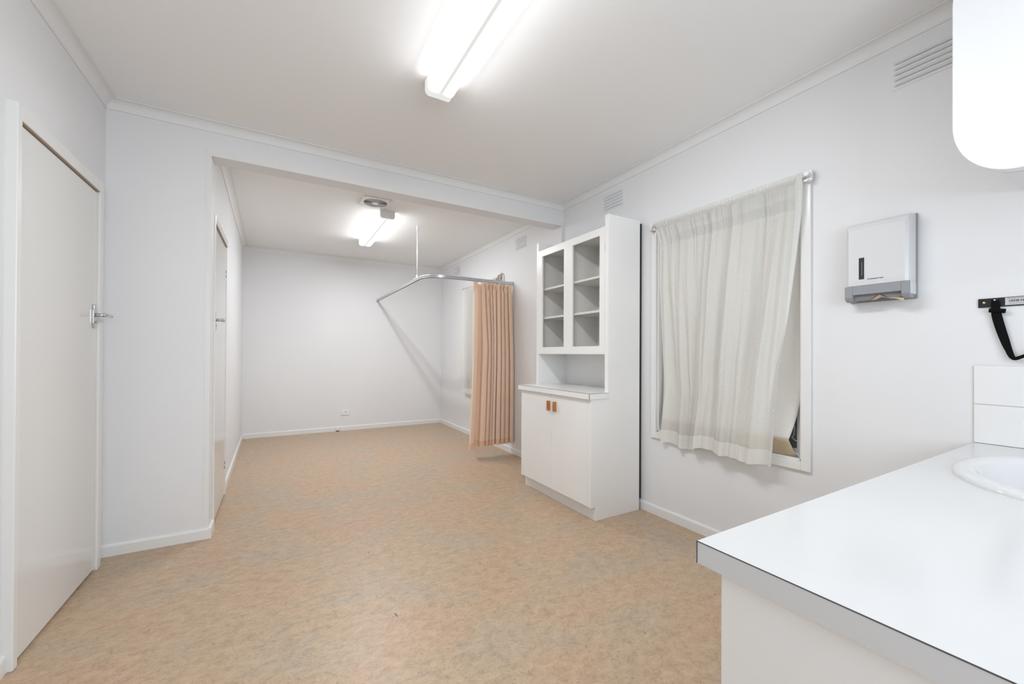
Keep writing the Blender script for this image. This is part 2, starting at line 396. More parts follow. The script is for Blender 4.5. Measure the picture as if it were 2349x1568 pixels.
# ------------------------------------------------------------------ wall vents: five hooded slots each
def vent(y0, y1, z0, z1, label):
    r = empty('wall_vent', (0, (y0+y1)/2, z0), label, 'vent', 'slotted wall vents')
    MB().box(-.0025, 0, y0-.012, y1+.012, z0-.014, z1+.014).build('face_plate', WALL, r, bevel=.001)
    n = 5; p = (z1-z0-.004)/(n-1)
    for i in range(n):
        z = z0+p*i
        # angled louvre standing out at the bottom edge, dark throat under it
        MB().prism([(-.0025, z+.013), (-.012, z+.001), (-.0105, z-.0005), (-.0025, z+.0065)], 'y', y0, y1).build('louvre', WALL, r)
    return r
vent(-.780, -.572, 2.372, 2.478, 'white slotted wall vent above the tall white cabinet')
vent(-2.646, -2.438, 2.362, 2.463, 'white slotted wall vent high on the wall beside the rounded white cupboard')
vent(.686, .898, 2.368, 2.474, 'small slotted wall vent between beam and peach curtain, rear room right wall')
vent(2.577, 2.778, 2.382, 2.487, 'farthest and smallest slotted wall vent, near the rear corner')

# ------------------------------------------------------------------ fluorescent lights
def lamp(name, cx, y0, y1, lampmat, label, notch=True, w=.072):
    r = empty(name, (cx, (y0+y1)/2, H), label, 'ceiling light', 'fluorescent ceiling lights')
    MB().box(cx-.055, cx+.055, y0+.015, y1-.015, H-.022, H-.0005).box(cx-w+.003, cx+w-.003, y0+.005, y1-.005, H-.006, H-.0006).box(cx-w+.003, cx-w+.005, y0+.005, y1-.005, H-.042, H-.006).box(cx+w-.005, cx+w-.003, y0+.005, y1-.005, H-.042, H-.006).build('light_base', WHITEM, r)
    # wrap-around prismatic diffuser: two glowing lobes over the tubes, a groove between, duller sides and ends
    h = .078; ye = .045
    pr = [(-w, -.004), (-w, -h+.022), (-w+.006, -h+.008), (-w+.016, -h), (-.024, -h), (-.007, -h+.004), (0, -h+.012), (.007, -h+.004), (.024, -h), (w-.016, -h), (w-.006, -h+.008), (w, -h+.022), (w, -.004)]
    kinds = [1, 1, 0, 0, 2, 3, 3, 2, 0, 0, 1, 1]
    d = MB(); ys_ = [y0+.004, y0+ye, y1-ye, y1-.004]; R_ = [[d.bm.verts.new((cx+a, y, H+b)) for a, b in pr] for y in ys_]
    for j in range(3):
        for i in range(len(pr)-1):
            f = d.bm.faces.new((R_[j][i], R_[j+1][i], R_[j+1][i+1], R_[j][i+1])); f.material_index = kinds[i] if j == 1 else 4
    o = d.build('diffuser', lampmat[0], r)
    for mm in lampmat[1:]: o.data.materials.append(mm)
    for y, q in ((y0, 1), (y1, -1)):
        full = [(a*1.012, b*1.01) for a, b in [(-w, -.001)] + pr[1:5] + pr[8:12] + [(w, -.001)]]
        MB().prism([(cx+a, H+b) for a, b in full], 'y', y, y+q*.004).build('end_cap', PLAST, r)
    return r
lamp('fluorescent_light', -1.655, -2.32, -1.075, LAMP1, 'large twin-tube fluorescent ceiling light in the front room')
lamp('fluorescent_light', -1.436, 1.02, 2.27, LAMP2, 'smaller-looking twin-tube fluorescent light in the rear room beside the round exhaust grille')
lamp('fluorescent_light', -1.655, -4.75, -3.50, FILL_LAMP, 'added unseen fill light behind the viewer, shaped like the twin-tube ceiling lights')  # made-up fitting, there only to lift the room's overall light

# ------------------------------------------------------------------ exhaust grille on the rear ceiling
fan = empty('exhaust_vent', (-1.592, .845, H), 'square white ceiling exhaust vent with a round ringed grille', 'ceiling vent')
cx, cy, R = -1.592, .840, .105
mb = MB(); z0, z1 = H-.012, H-.0005; nseg = 48
def sq(t):
    c, s = math.cos(t), math.sin(t); k = .128/max(abs(c), abs(s)); return c*k, s*k
def plate_fn(u, v):
    t = u*2*PI
    ring = [((R+.004)*math.cos(t), (R+.004)*math.sin(t), z1), (R*math.cos(t), R*math.sin(t), z0), (*sq(t), z0), (*[q*1.0 for q in sq(t)], z1)][round(v*3)]
    return (cx+ring[0], cy+ring[1], ring[2])
mb.grid(plate_fn, nseg, 3, True); mb.build('face_plate', PLAST, fan)
MB().tube([(cx, cy, H-.0006), (cx, cy, H-.0016)], R+.002, 40).build('dark_duct', mat('duct interior brown', (.06, .042, .032), .7), fan)
g = MB()
for k in range(7):
    rr = .034+.0115*k
    def rf(u, v, rr=rr):
        t = u*2*PI; p = [(rr+.002, -.004), (rr+.0042, -.0135), (rr+.0052, -.0130), (rr+.003, -.0035)][round(v*3)]
        return (cx+p[0]*math.cos(t), cy+p[0]*math.sin(t), H+p[1])
    g.grid(rf, 40, 3, True)
g.build('grille_rings', PLAST, fan, solid=0)
MB().tube([(cx, cy, H-.002), (cx, cy, H-.016), (cx, cy, H-.018)], [.030, .030, .024], 24).build('grille_centre', PLAST, fan)
MB().grid(lambda u, v: (cx+(.0305+.003*v)*math.cos(PI+u*PI), cy+(.0305+.003*v)*math.sin(PI+u*PI)+.0, H-.0165), 16, 1).build('rust_stain_ring', RUST, fan)
MB().box(cx-.0012, cx+.0012, cy-R, cy-.0, H-.0195, H-.0165).build('spoke', PLAST, fan)
for sx in (-1, 1):
    for sy in (-1, 1): MB().tube([(cx+sx*.112, cy+sy*.112, z0), (cx+sx*.112, cy+sy*.112, z0-.002)], .005, 10).build('screw', STEEL, fan)

# ------------------------------------------------------------------ privacy curtain track
TZ = 1.985
tr = empty('curtain_track', (-1.03, 1.35, H), 'grey aluminium L-shaped curtain track hung by a white rod from the rear ceiling', 'curtain track')
path = [(-.004, .97, TZ)] + [(x, .97, TZ) for x in (-.1, -.3, -.5, -.7, -.80)]
rc = .23
for k in range(1, 32):
    a = k/32*PI/2; path.append((-.82 - rc*math.sin(a), .97+rc*(1-math.cos(a)), TZ))
path += [(-1.05, .97+rc+.02, TZ)] + [(-1.05, y, TZ) for y in (1.5, 2, 2.5, 3, D-.004)]
MB().tube(path, 1, prof=[(-.009, -.017), (-.009, .017), (.009, .017), (.009, -.017)]).build('rail', ALU, tr, bevel=.0015)
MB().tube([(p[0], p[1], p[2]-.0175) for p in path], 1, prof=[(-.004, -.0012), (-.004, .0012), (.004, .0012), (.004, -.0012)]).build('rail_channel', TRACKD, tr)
MB().tube([(-1.03, 1.35, TZ+.016), (-1.03, 1.35, H-.001)], .0065, 14).build('suspension_rod', WHITEM, tr, smooth=True)
MB().tube([(-1.03, 1.35, H-.045), (-1.03, 1.35, H-.0005)], .011, 14).build('rod_fitting', WHITEM, tr)
MB().tube([(-1.03, 1.35, TZ+.014), (-1.03, 1.35, TZ+.055)], .011, 14).box(-1.062, -1.02, 1.335, 1.365, TZ+.012, TZ+.020).build('rod_fitting', WHITEM, tr)
MB().box(-.032, -.001, .956, .984, TZ-.021, TZ+.021).build('wall_end_bracket', ALU, tr, bevel=.002)
MB().box(-1.063, -1.037, D-.028, D-.001, TZ-.020, TZ+.020).build('wall_end_bracket', ALU, tr, bevel=.002)

# ------------------------------------------------------------------ peach curtain
def sfold(t):   # rounded fold wave with flattened crests
    return math.sin(t) + .18*math.sin(3*t+.4)
FOLDS = [(0, .12, 0, 1), (.235, .36, 0, .2), (.365, .445, .006, .2), (.452, .50, .002, .25), (.505, .567, -.003, 1), (.590, .692, -.002, .45), (.702, .79, .003, .3), (.797, .882, .002, 1), (.905, 1.0, 0, .3)]
CTRL = []     # (fraction from the free edge, forward depth 1 = front .. 0 = back)
for i, (a, b, dy, gap) in enumerate(FOLDS):
    wd = b-a
    CTRL += [(a+.02*wd, .80), (a+.18*wd, 1.0+dy*20), (b-.30*wd, .96), (b-.05*wd, .86)]
    nx = FOLDS[i+1][0] if i+1 < len(FOLDS) else 1.02
    CTRL += [(b-.004-.010*gap, .62-.25*gap), ((b+nx)/2, .30-.42*gap), (nx+.006+.008*gap, .55-.25*gap)]
def catm(t):
    n = len(CTRL)-1; f = min(max(t, 0), 1)*n; i = min(int(f), n-1); f -= i
    P = [CTRL[min(max(i+k, 0), n)] for k in (-1, 0, 1, 2)]
    r = []
    for c in (0, 1):
        p0, p1, p2, p3 = (q[c] for q in P)
        r.append(.5*((2*p1)+(-p0+p2)*f+(2*p0-5*p1+4*p2-p3)*f*f+(-p0+3*p1-3*p2+p3)*f**3))
    return r
def peach(u, v):
    """u: 0 free edge .. 1 wall; v: 0 top .. 1 bottom"""
    fr, dep = catm(u)
    g = min(1, .55+.45*(v/.5)) if v < .5 else 1
    # folds shift sideways a little on the way down and even out near the heading
    even = u
    k = .35*max(0, 1-v/.35)
    fr = fr*(1-k)+even*k + .010*math.sin(v*4+fr*12)*(1-v)
    xa = -.515 - .075*v**1.3; xb = -.018 + .006*v
    x = xa+(xb-xa)*fr
    y = 1.000 - (dep*.095*g)*(1-.35*math.exp(-((v-.027)/.009)**2)) - .012*math.exp(-((fr-.30)/.07)**2-((v-.42)/.10)**2)*1.6
    y -= .035*max(0, .14-fr)/.14*v
    z = 1.960 + (.140-1.960)*v - .014*v*max(0, .4-fr)/.4 - .006*v*dep
    top = max(0, 1-v/.055)
    # crumpled heading
    if v < .10:
        c = math.sin(PI*min(1, v/.10))
        q = max(0, 1-v/.045)
        y -= (.007*q+.006*math.exp(-((v-.027)/.010)**2))*math.sin(u*190+9*math.sin(u*17)) + c*.004*math.sin(u*83+v*60); x += c*.003*math.sin(u*97+v*90)+.004*q*math.sin(u*170+7*math.sin(u*23))
        z += .006*top*math.sin(u*140)
    return (x, y, z)
MB().grid(lambda u, v: peach(u, v*.965), 420, 90).build('tmp', PEACH, None, smooth=True)
pc = bpy.data.objects['tmp']; pc.name = 'privacy_curtain'
tag(pc, 'long peach pleated curtain hanging from the grey track', 'curtain')
MB().grid(lambda u, v: (lambda p, q: (p[0]*1, p[1]-.0008, p[2]))(peach(u, .965+.035*v), 0), 420, 4).build('hem', cloth('peach hem cloth', (.88, .60, .43), .12, 0, 700, .1), pc, smooth=True)
bpy.data.objects['hem'].matrix_parent_inverse = Matrix()
for i in range(10):
    u = (i+.5)/10; p = peach(u, .01)
    MB().tube([(p[0], .968, TZ-.018), (p[0], .966, 1.95)], .0025, 6).build('curtain_hook', WHITEM, pc).matrix_parent_inverse = Matrix()

# ------------------------------------------------------------------ windows
def window(name, q, inner):
    r = sempty(name, (0, (q['y0']+q['y1'])/2, q['z0']))
    a = .045; t = .018
    y0, y1, z0, z1 = q['y0'], q['y1'], q['z0'], q['z1']
    MB().box(-t, 0, y0-a, y0, z0-a, z1+a).box(-t, 0, y1, y1+a, z0-a, z1+a).box(-t, 0, y0, y1, z0-a, z0).box(-t, 0, y0, y1, z1, z1+a).build('window_frame', TRIM, r, bevel=.003)
    MB().box(0, XN, y0-.001, y0+.012, z0, z1).box(0, XN, y1-.012, y1+.001, z0, z1).box(0, XN, y0, y1, z0-.001, z0+.012).box(0, XN, y0, y1, z1-.012, z1+.001).build('window_reveal', TRIM, r, bevel=.002)
    s = MB(); sx0, sx1 = .055, .085; b = .04
    zm = (z0+z1)/2
    for za, zb in ((z0+.012, zm), (zm, z1-.012)):
        s.box(sx0, sx1, y0+.012, y0+.012+b, za, zb).box(sx0, sx1, y1-.012-b, y1-.012, za, zb).box(sx0, sx1, y0+.05, y1-.05, za, za+b).box(sx0, sx1, y0+.05, y1-.05, zb-b, zb)
    s.build('window_sash', TRIM, r, bevel=.003)
    MB().box(.068, .072, y0+.05, y1-.05, z0+.05, z1-.05).build('window_pane', FROST, r)
    return r
window('window_1', WIN, True); window('window_2', WIN2, True)

# roller blind in the near window: hangs in the recess, curls and folds at the bottom
def blind(u, v):
    """u 0: far (left) edge .. 1 near (right) edge ; v 0 top..1 fold line"""
    ya, yb = -1.150, -2.050
    top, bot = 1.93, .695+.01*u
    z = top+(bot-top)*v
    lo = max(0, v-.72)/.28
    y = ya+(yb-ya)*u + (.045*lo**2)*(u > .5)*(u-.5)*2 - .02*lo**2*(1-u)
    x = .036 - .060*lo**2*(.55+.45*math.sin(PI*u*.9)) + .004*math.sin(u*6+v*3)
    return (x, y, z)
rb = MB().grid(blind, 40, 60).build('roller_blind', BLIND, None, smooth=True, solid=.001)
tag(rb, 'cream roller blind with a torn folded lower edge behind the near window curtain', 'blind')
def flap(u, v):
    p = blind(u, 1.0)
    z = p[2] + (.622-.014*math.sin(u*9)*u - p[2])*v
    x = p[0] + (.022+.006*math.sin(u*8))*v + .004*math.sin(u*23)*v
    y = p[1] - .028*v*u + .01*v*(1-u)
    return (x, y, z)
MB().grid(flap, 40, 8).build('folded_flap', CARD, rb, smooth=True, solid=.001)
MB().tube([(.033, -1.150, 1.935), (.033, -2.05, 1.935)], .017, 16).build('roller', PLAST, rb)
MB().tube([(.026, -1.99, .655), (.020, -2.025, .640), (.012, -2.046, .628), (.010, -2.052, .616), (.018, -2.044, .608), (.024, -2.03, .612)], .0025, 8).build('torn_backing_curl', LABEL, rb, smooth=True)
th = MB(); th.tube([(.03, -2.012, .80), (.028, -2.02, .765), (.03, -2.015, .73), (.028, -2.006, .715)], .0012, 6).tube([(.028, -2.006, .715), (.03, -2.024, .700), (.03, -2.035, .702)], .0012, 6)
th.build('loose_thread', PLAST, rb)
for o in rb.children: o.matrix_parent_inverse = Matrix()

# window curtain 1, gathered on a rod
def lerp_tab(tab, t):
    for (a, b), (c, d) in zip(tab, tab[1:]):
        if t <= c: return b+(d-b)*(t-a)/(c-a)
    return tab[-1][1]
CL = [(0, -1.150), (.04, -1.165), (.10, -1.195), (.30, -1.198), (.45, -1.215), (.58, -1.225), (.68, -1.232), (.77, -1.24), (.88, -1.215), (.96, -1.200), (1, -1.196)]
CR = [(0, -2.092), (.12, -2.086), (.3, -2.056), (.5, -2.026), (.65, -1.992), (.8, -1.974), (1, -1.962)]
def wn(a, b):  # smooth pseudo noise
    return math.sin(a*1.7+b*2.3+.4)*.5+math.sin(a*3.1-b*1.9+1.7)*.3+math.sin(a*5.3+b*4.1+2.9)*.2
def sheer(u, v):
    yl = lerp_tab(CL, v); yr = lerp_tab(CR, v)
    # fold lines wander and lean as they fall
    w_ = u + .035*v*math.sin(u*7.5+.6) - .02*v*math.sin(u*15+v*2)
    y = yl+(yr-yl)*w_
    if u in (0.0, 1.0): y = yl if u == 0 else yr
    y = min(yl, max(yr, y))
    fine = math.exp(-v*9)
    amp = .006+.013*min(1, v*2.2)
    g = .95*wn(u*17, v*.9) + .75*wn(u*8+3, v*.8) + .28*wn(u*34+5, v*1.2)*(1-.5*v)
    x = -.060 - amp*g*1.7 - .0065*math.exp(-v*4)*math.sin(u*120+4*math.sin(u*23))*(.5+.5*math.sin(u*41+1)) - .0025*fine*math.sin(u*310+5*math.sin(u*37))
    # the deep step fold a third of the way along, lower half
    x -= .030*math.tanh((u-.385+.01*math.sin(v*5))*45)*max(0, v-.25)*.9
    x -= .018*math.tanh((u-.60+.12*(1-v))*34)*max(0, v-.3)
    x = min(x, -.024)
    z = 2.100 + (.556-2.100)*v
    z += v**6*(.007*math.sin(u*13+1) + .005*math.sin(u*29) - .018*(u < .38) + .012*(u > .38)*(1-u)) + .028*v**6*max(0, .12-u)/.12*0
    # rod pocket bulge and ruffled header
    if v < .028:
        x = -.044 - .0135*math.sin(PI*min(1, v/.028)) - .0013*math.sin(u*390+6*math.sin(u*29))
    if v < .012: z += .008*(1-v/.012)+.0022*math.sin(u*430+5*math.sin(u*33))
    return (x, y, z)
HV = .945
c1 = MB().grid(lambda u, v: sheer(u, v*HV), 520, 110).build('window_curtain', SHEER, None, smooth=True)
tag(c1, 'sheer ivory curtain gathered on a rod over the near window', 'curtain', 'window curtains')
MB().grid(lambda u, v: (lambda p: (p[0]-.0012, p[1], p[2]))(sheer(u, HV+(1-HV)*v)), 520, 6).build('hem', SHEERH, c1, smooth=True)
MB().grid(lambda u, v: (lambda p: (p[0]-.0015, p[1], p[2]))(sheer(.972+.028*u, .012+v*.93)), 10, 110).build('side_hem', SHEERH, c1, smooth=True)
rod = empty('curtain_rod', (-.044, -1.6, 2.09), 'white curtain rod with end bracket holding the near sheer curtain', 'curtain rod', 'curtain rods')
MB().tube([(-.044, -1.135, 2.086), (-.044, -2.113, 2.086)], .0105, 16).build('rod', WHITEM, rod, smooth=True)
for y in (-2.112, -1.118):
    b = MB().box(-.032, -.018, y-.014, y+.014, 2.056, 2.112).build('bracket', WHITEM, rod, bevel=.002)
    MB().tube([(-.060, y, 2.088), (-.018, y, 2.088)], .012, 16).build('bracket_cup', TRIM, b)
    MB().box(-.056, -.0185, y-.004, y+.012, 2.050, 2.060).build('bracket_hook', TRIM if y < -2 else BAKE, b)

# second window (rear room): narrow strip of sheer beside the peach curtain, rod, old bracket
def sheer2(u, v):
    y = 2.33+(1.30-2.33)*u + .02*math.sin(v*3)*u
    z = 2.115+(.60-2.115)*v + v**5*(-.02*u)
    x = -.060-.011*math.sin(u*70+1.2*math.sin(v*3))-.006*math.sin(u*31+v*2)
    if v < .03: x = -.05-.006*math.sin(u*120)
    return (x, y, z)
c2 = MB().grid(lambda u, v: sheer2(u, v*.95), 260, 60).build('window_curtain', SHEER, None, smooth=True)
tag(c2, 'pale sheer curtain on the rear room window, mostly hidden by the peach curtain', 'curtain', 'window curtains')
MB().grid(lambda u, v: (lambda p: (p[0]-.001, p[1], p[2]))(sheer2(u, .95+.05*v)), 260, 4).build('hem', SHEERH, c2, smooth=True)
rod2 = empty('curtain_rod', (-.05, 1.8, 2.1), 'rear window curtain rod with an old pinkish bracket above the peach curtain', 'curtain rod', 'curtain rods')
MB().tube([(-.046, 1.215, 2.103), (-.046, 2.36, 2.103)], .0105, 14).build('rod', WHITEM, rod2, smooth=True)
b = MB().box(-.022, -.0185, 1.205, 1.24, 2.06, 2.155).tube([(-.062, 1.222, 2.115), (-.019, 1.222, 2.135)], .009, 10).build('bracket', BAKE, rod2, bevel=.001)
MB().box(-.064, -.052, 1.208, 1.236, 2.035, 2.115).build('bracket_hook', STEEL, b)
MB().tube([(-.046, 2.355, 2.103), (-.046, 2.368, 2.103)], .014, 14).build('rod_end', PLAST, rod2)

# ------------------------------------------------------------------ tall white cabinet
CB = empty('tall_cabinet', (-.25, -.535, 0), 'tall white painted cabinet with glazed upper doors, open niche and cupboard base', 'cabinet')
YR, YL = -.997, -.074; XB = -.040; XU = -.356; XD = -.512; ZT = 2.162; BT = .888
for (y0, y1, nm) in ((YR, YR+.035, 'side_panel'), (YL-.030, YL, 'side_panel')):
    pr = [(XB, 0), (-.468, 0), (-.468, .095), (XD, .095), (XD, .848), (XU, .848), (XU, ZT), (XB, ZT)]
    MB().prism([(a, b) for a, b in pr], 'y', y0, y1).build(nm, CABM, CB, bevel=.0015)
yi0, yi1 = YR+.035, YL-.030
MB().box(XB-.006, XB, yi0, yi1, .06, ZT).build('back_panel', CABM, CB)
MB().box(XB+.001, -.0005, -.978, -.945, .075, ZT-.012).build('gap_shade_strip', mat('painted gap shade', (.035, .026, .024), .8), CB)  # dark strip added to paint the shade in the gap behind the cabinet
MB().box(-.466, -.450, YR+.002, YL-.002, 0, .10).build('kickboard', CABM, CB)
MB().box(XD+.02, XB-.006, yi0, yi1, .095, .113).build('bottom_board', CABM, CB)
MB().box(XU+.001, XB-.006, yi0, yi1, 2.062, 2.080).build('top_board', CABM, CB)
MB().box(XU+.002, XB-.006, yi0, yi1, 1.160, 1.180).build('niche_top_board', CABM, CB)
ym = -.530
MB().box(XU+.022, XB-.006, ym-.009, ym+.009, 1.18, 2.062).build('centre_divider', CABM, CB)
for (a, b) in ((yi0, ym-.009), (ym+.009, yi1)):
    for z in (1.472, 1.727): MB().box(-.330, XB-.007, a+.001, b-.001, z, z+.017).build('shelf', CABM, CB, bevel=.001)
for k in range(26):
    z = 1.28+k*.027
    if min(abs(z-1.48), abs(z-1.735)) < .02: continue
    MB().tube([(-.315, ym+.0088, z), (-.315, ym+.0096, z)], .0032, 8).build('peg_hole', DARK, CB)
def gdoor(a, b, stile_a, stile_b):
    x0, x1 = XU, XU+.019
    d = MB().box(x0, x1, a, a+stile_a, 1.163, 2.083).box(x0, x1, b-stile_b, b, 1.163, 2.083).box(x0, x1, a+stile_a, b-stile_b, 1.163, 1.221).box(x0, x1, a+stile_a, b-stile_b, 2.027, 2.083).build('glazed_door', CABM, CB)
    MB().box(x0+.010, x0+.0125, a+stile_a-.004, b-stile_b+.004, 1.217, 2.031).build('glass_pane', GLASS, d)
    return d
gd1 = gdoor(yi0+.001, ym-.0003, .055, .054); gd2 = gdoor(ym+.0003, yi1-.001, .052, .053)
MB().box(-XU*0+XU-.0006, XU+.001, yi0-.0007, yi0+.0012, 1.90, 1.96).build('hinge', STEEL, gd1)
MB().box(XU-.0006, XU+.001, yi1-.0012, yi1+.0007, 1.90, 2.0).build('hinge', STEEL, gd2)
# lower doors, inset flush between the sides
for (a, b, hy) in ((yi0+.001, ym-.004, -.582), (ym-.0025, yi1-.001, -.500)):
    d = MB().box(XD, XD+.018, a, b, .098, .845).build('cupboard_door', CABM, CB, bevel=.0008)
    hd = MB(); y0 = hy-.0125
    hd.prism([(XD, y0), (XD-.016, y0), (XD-.022, y0+.004), (XD-.020, y0+.0125), (XD-.022, y0+.021), (XD-.016, y0+.025), (XD, y0+.025)], 'z', .714, .790)
    hd.build('door_handle', WOODH, d, bevel=.0012)
MB().box(XD+.004, XB-.02, yi0+.001, yi1-.001, .10, .84).build('cupboard_interior', DARK, CB)
bt = MB().prism([(-.531, YR-.004), (-.354, YR-.004), (-.354, YR+.036), (XB-.007, YR+.036), (XB-.007, YL-.031), (-.354, YL-.031), (-.354, -.048), (-.531, -.048)], 'z', .848, BT)
bt = bt.build('benchtop', mat('bright laminate', (.865, .865, .86), .2), CB)
MB().box(-.5316, -.5304, YR-.004, -.048, BT-.0018, BT+.0003).box(-.5316, -.354, YR-.0046, YR-.0034, BT-.0018, BT+.0003).box(-.5318, -.529, YR-.0048, YR-.002, .848, BT).build('laminate_edge_line', SEAM, bt)

# ------------------------------------------------------------------ power outlet and skirting outlet
po = empty('power_outlet', (-1.505, D, .235), 'small white power outlet with one switch on the rear wall', 'power outlet')
MB().box(-1.563, -1.447, D-.012, D-.0005, .232, .304).build('outlet_plate', PLAST, po, bevel=.003)
MB().box(-1.537, -1.520, D-.016, D-.0122, .261, .277).build('switch', PLAST, po, bevel=.001)
MB().box(-1.509, -1.501, D-.0128, D-.0118, .272, .281).box(-1.495, -1.487, D-.0128, D-.0118, .272, .281).box(-1.5, -1.496, D-.0128, D-.0118, .256, .266).build('socket_slots', DGREY, po)
so = empty('cable_outlet', (-1.61, D-.03, 0), 'tiny white cable box fixed on the rear skirting board', 'cable box')
MB().box(-1.632, -1.588, D-.04, D-.0145, .014, .062).build('box_cover', PLAST, so, bevel=.003)
MB().box(-1.628, -1.592, D-.036, D-.0145, .0005, .014).build('box_base', mat('dark copper base', (.10, .045, .025), .6), so)

# ------------------------------------------------------------------ hand towel dispenser
HD = empty('towel_dispenser', (0, -2.4, 1.41), 'white and grey hand towel dispenser mounted on the right wall', 'dispenser')
YA, YB = -2.512, -2.283     # near, far sides
MB().box(-.012, -.0005, YA-.003, YB+.003, 1.408, 1.776).build('back_plate', GREY, HD, bevel=.002)
MB().box(-.066, -.0125, YA+.030, YB-.034, 1.440, 1.4785).build('towel_chute', DGREY, HD)
MB().prism([(-.0125, YA), (-.070, YA), (-.074, YA+.0015), (-.0125, YA+.0015)], 'z', 1.425, 1.4788).build('side_lip', mat('lip white', (.70, .705, .71), .3), HD)
# cover: tapered box with chamfered edges
def cover():
    mb = MB(); L = []
    for x, iy, zt, zb in ((-.012, .0, 1.774, 1.479), (-.062, .002, 1.768, 1.479), (-.075, .006, 1.757, 1.479), (-.083, .016, 1.738, 1.479)):
        L.append([mb.bm.verts.new(p) for p in ((x, YA+iy, zb), (x, YB-iy, zb), (x, YB-iy, zt), (x, YA+iy, zt))])
    for A, B in zip(L, L[1:]):
        for i in range(4): mb.bm.faces.new((A[i], A[(i+1) % 4], B[(i+1) % 4], B[i]))
    mb.bm.faces.new(L[0]); mb.bm.faces.new(L[-1]); return mb
cv = cover().build('cover', mat('dispenser white', (.70, .705, .71), .3), HD, bevel=.003, seg=3)
gr = MB()
for k in range(4): gr.box(-.0838, -.0828, YA+.02, YB-.03, 1.484+.0055*k, 1.4848+.0055*k)
gr.build('fine_ribs', mat('rib grey', (.70, .70, .70), .5), HD)
# grey bottom tray: rounded front profile, cut-out in the middle
prof = [(-.012, 1.418), (-.03, 1.410), (-.062, 1.409), (-.078, 1.416), (-.0845, 1.428), (-.0855, 1.478), (-.080, 1.4785), (-.012, 1.4785)]
tray = MB().prism(prof, 'y', YA+.002, YA+.028).prism(prof, 'y', YB-.032, YB-.002)
p2 = [(-.012, 1.438), (-.078, 1.438), (-.0855, 1.4385), (-.0855, 1.478), (-.08, 1.4785), (-.012, 1.4785)]
tray.prism(p2, 'y', YA+.028, YB-.032); tray.build('bottom_tray', GREY, HD, bevel=.0015)
arch = [(YB-.032, 1.438), (YA+.028, 1.438), (YA+.028, 1.415), (-2.440, 1.414), (-2.427, 1.424), (-2.418, 1.432), (-2.406, 1.4345), (-2.395, 1.430), (-2.387, 1.420), (-2.36, 1.411), (YB-.032, 1.410)]
MB().prism(arch, 'x', -.070, -.067).build('slot_guard', DGREY, HD)
MB().box(-.0845, -.0830, -2.3575, -2.338, 1.508, 1.606).build('level_window', BLACKGL, HD, bevel=.002)
MB().box(-.0848, -.0843, -2.350, -2.3485, 1.525, 1.587).build('window_glint_bar', GREY, HD)
Mx = Matrix.Translation((-.0836, -2.3785, 1.5035)) @ Matrix(((0, 0, -1, 0), (-1, 0, 0, 0), (0, 1, 0, 0), (0, 0, 0, 1)))
text_mesh('Kimberly-Clark', .0075, 'logo_text', NAVY, HD, Mx, bold=.00012)
MB().grid(lambda u, v: (-.0838, -2.3725+(.0036-.0012*v)*math.cos(u*2*PI), 1.5062+(.0036-.0012*v)*math.sin(u*2*PI)), 24, 1, True).build('logo_ring', NAVY, HD)
pt = MB()
def towel(u, v):
    y = -2.335-.105*u
    return (-.050-.022*v, y, 1.413+.018*math.exp(-((u-.68)/.16)**2)*(.4+.6*v)+.002*math.sin(u*9))
pt.grid(towel, 30, 6)
pt.grid(lambda u, v: (-.064-.014*v, -2.440-.048*u-.004*v, 1.4165-.004*u+.003*math.sin(u*4)-.016*v*(.35+.65*u)), 14, 6)
ptw = pt.build('paper_towel', PAPER, None, smooth=True, solid=.0006)
tag(ptw, 'crumpled brown paper towel poking out of the dispenser slot', 'paper towel')

# ------------------------------------------------------------------ black wall bar and strap
BR = empty('strap_holder', (0, -2.9, 1.35), 'black metal bar with a barcode label screwed to the right wall above the tiles', 'wall bracket')
MB().box(-.005, -.0003, -3.16, -2.689, 1.3495, 1.384).build('bar', BLACK, BR, bevel=.001)
def scr(y, z, r): return MB().tube([(-.005, y, z), (-.0066, y, z), (-.0072, y, z)], [r, r*.9, r*.4], 14).build('screw', BRASS, BR, smooth=False)
scr(-2.7045, 1.3675, .0042)
MB().box(-.0058, -.0049, -2.90, -2.7575, 1.3535, 1.3815).build('sticker', LABEL, BR, bevel=.0003)
bc = MB(); y = -2.767
rnd = random.Random(3)
while y > -2.885:
    wd = rnd.choice((.0006, .0009, .0014, .002)); bc.box(-.0060, -.0057, y-wd, y, 1.3650, 1.3730); y -= wd+rnd.choice((.0006, .0008, .0016, .0022))
bc.build('barcode', INK, BR)
fl = MB()
for zz, a, b in ((1.3765, -2.7625, -2.85), (1.3600, -2.767, -2.84), (1.3575, -2.767, -2.83)):
    y = a
    while y > b:
        wd = rnd.choice((.003, .005, .007)); fl.box(-.0060, -.0057, y-wd, y, zz, zz+(.0018 if zz > 1.37 else .0008)); y -= wd+.0013
fl.build('label_print', mat('small grey print', (.14, .14, .15), .6), BR)
ST = empty('hanging_strap', (-.008, -2.74, 1.37), 'black webbing strap looped down from the wall bar towards the basin', 'strap')
def strap(path, w0, t=.0022):
    return MB().tube(path, 1, prof=[(-t, -w0), (-t, w0), (t, w0), (t, -w0)])
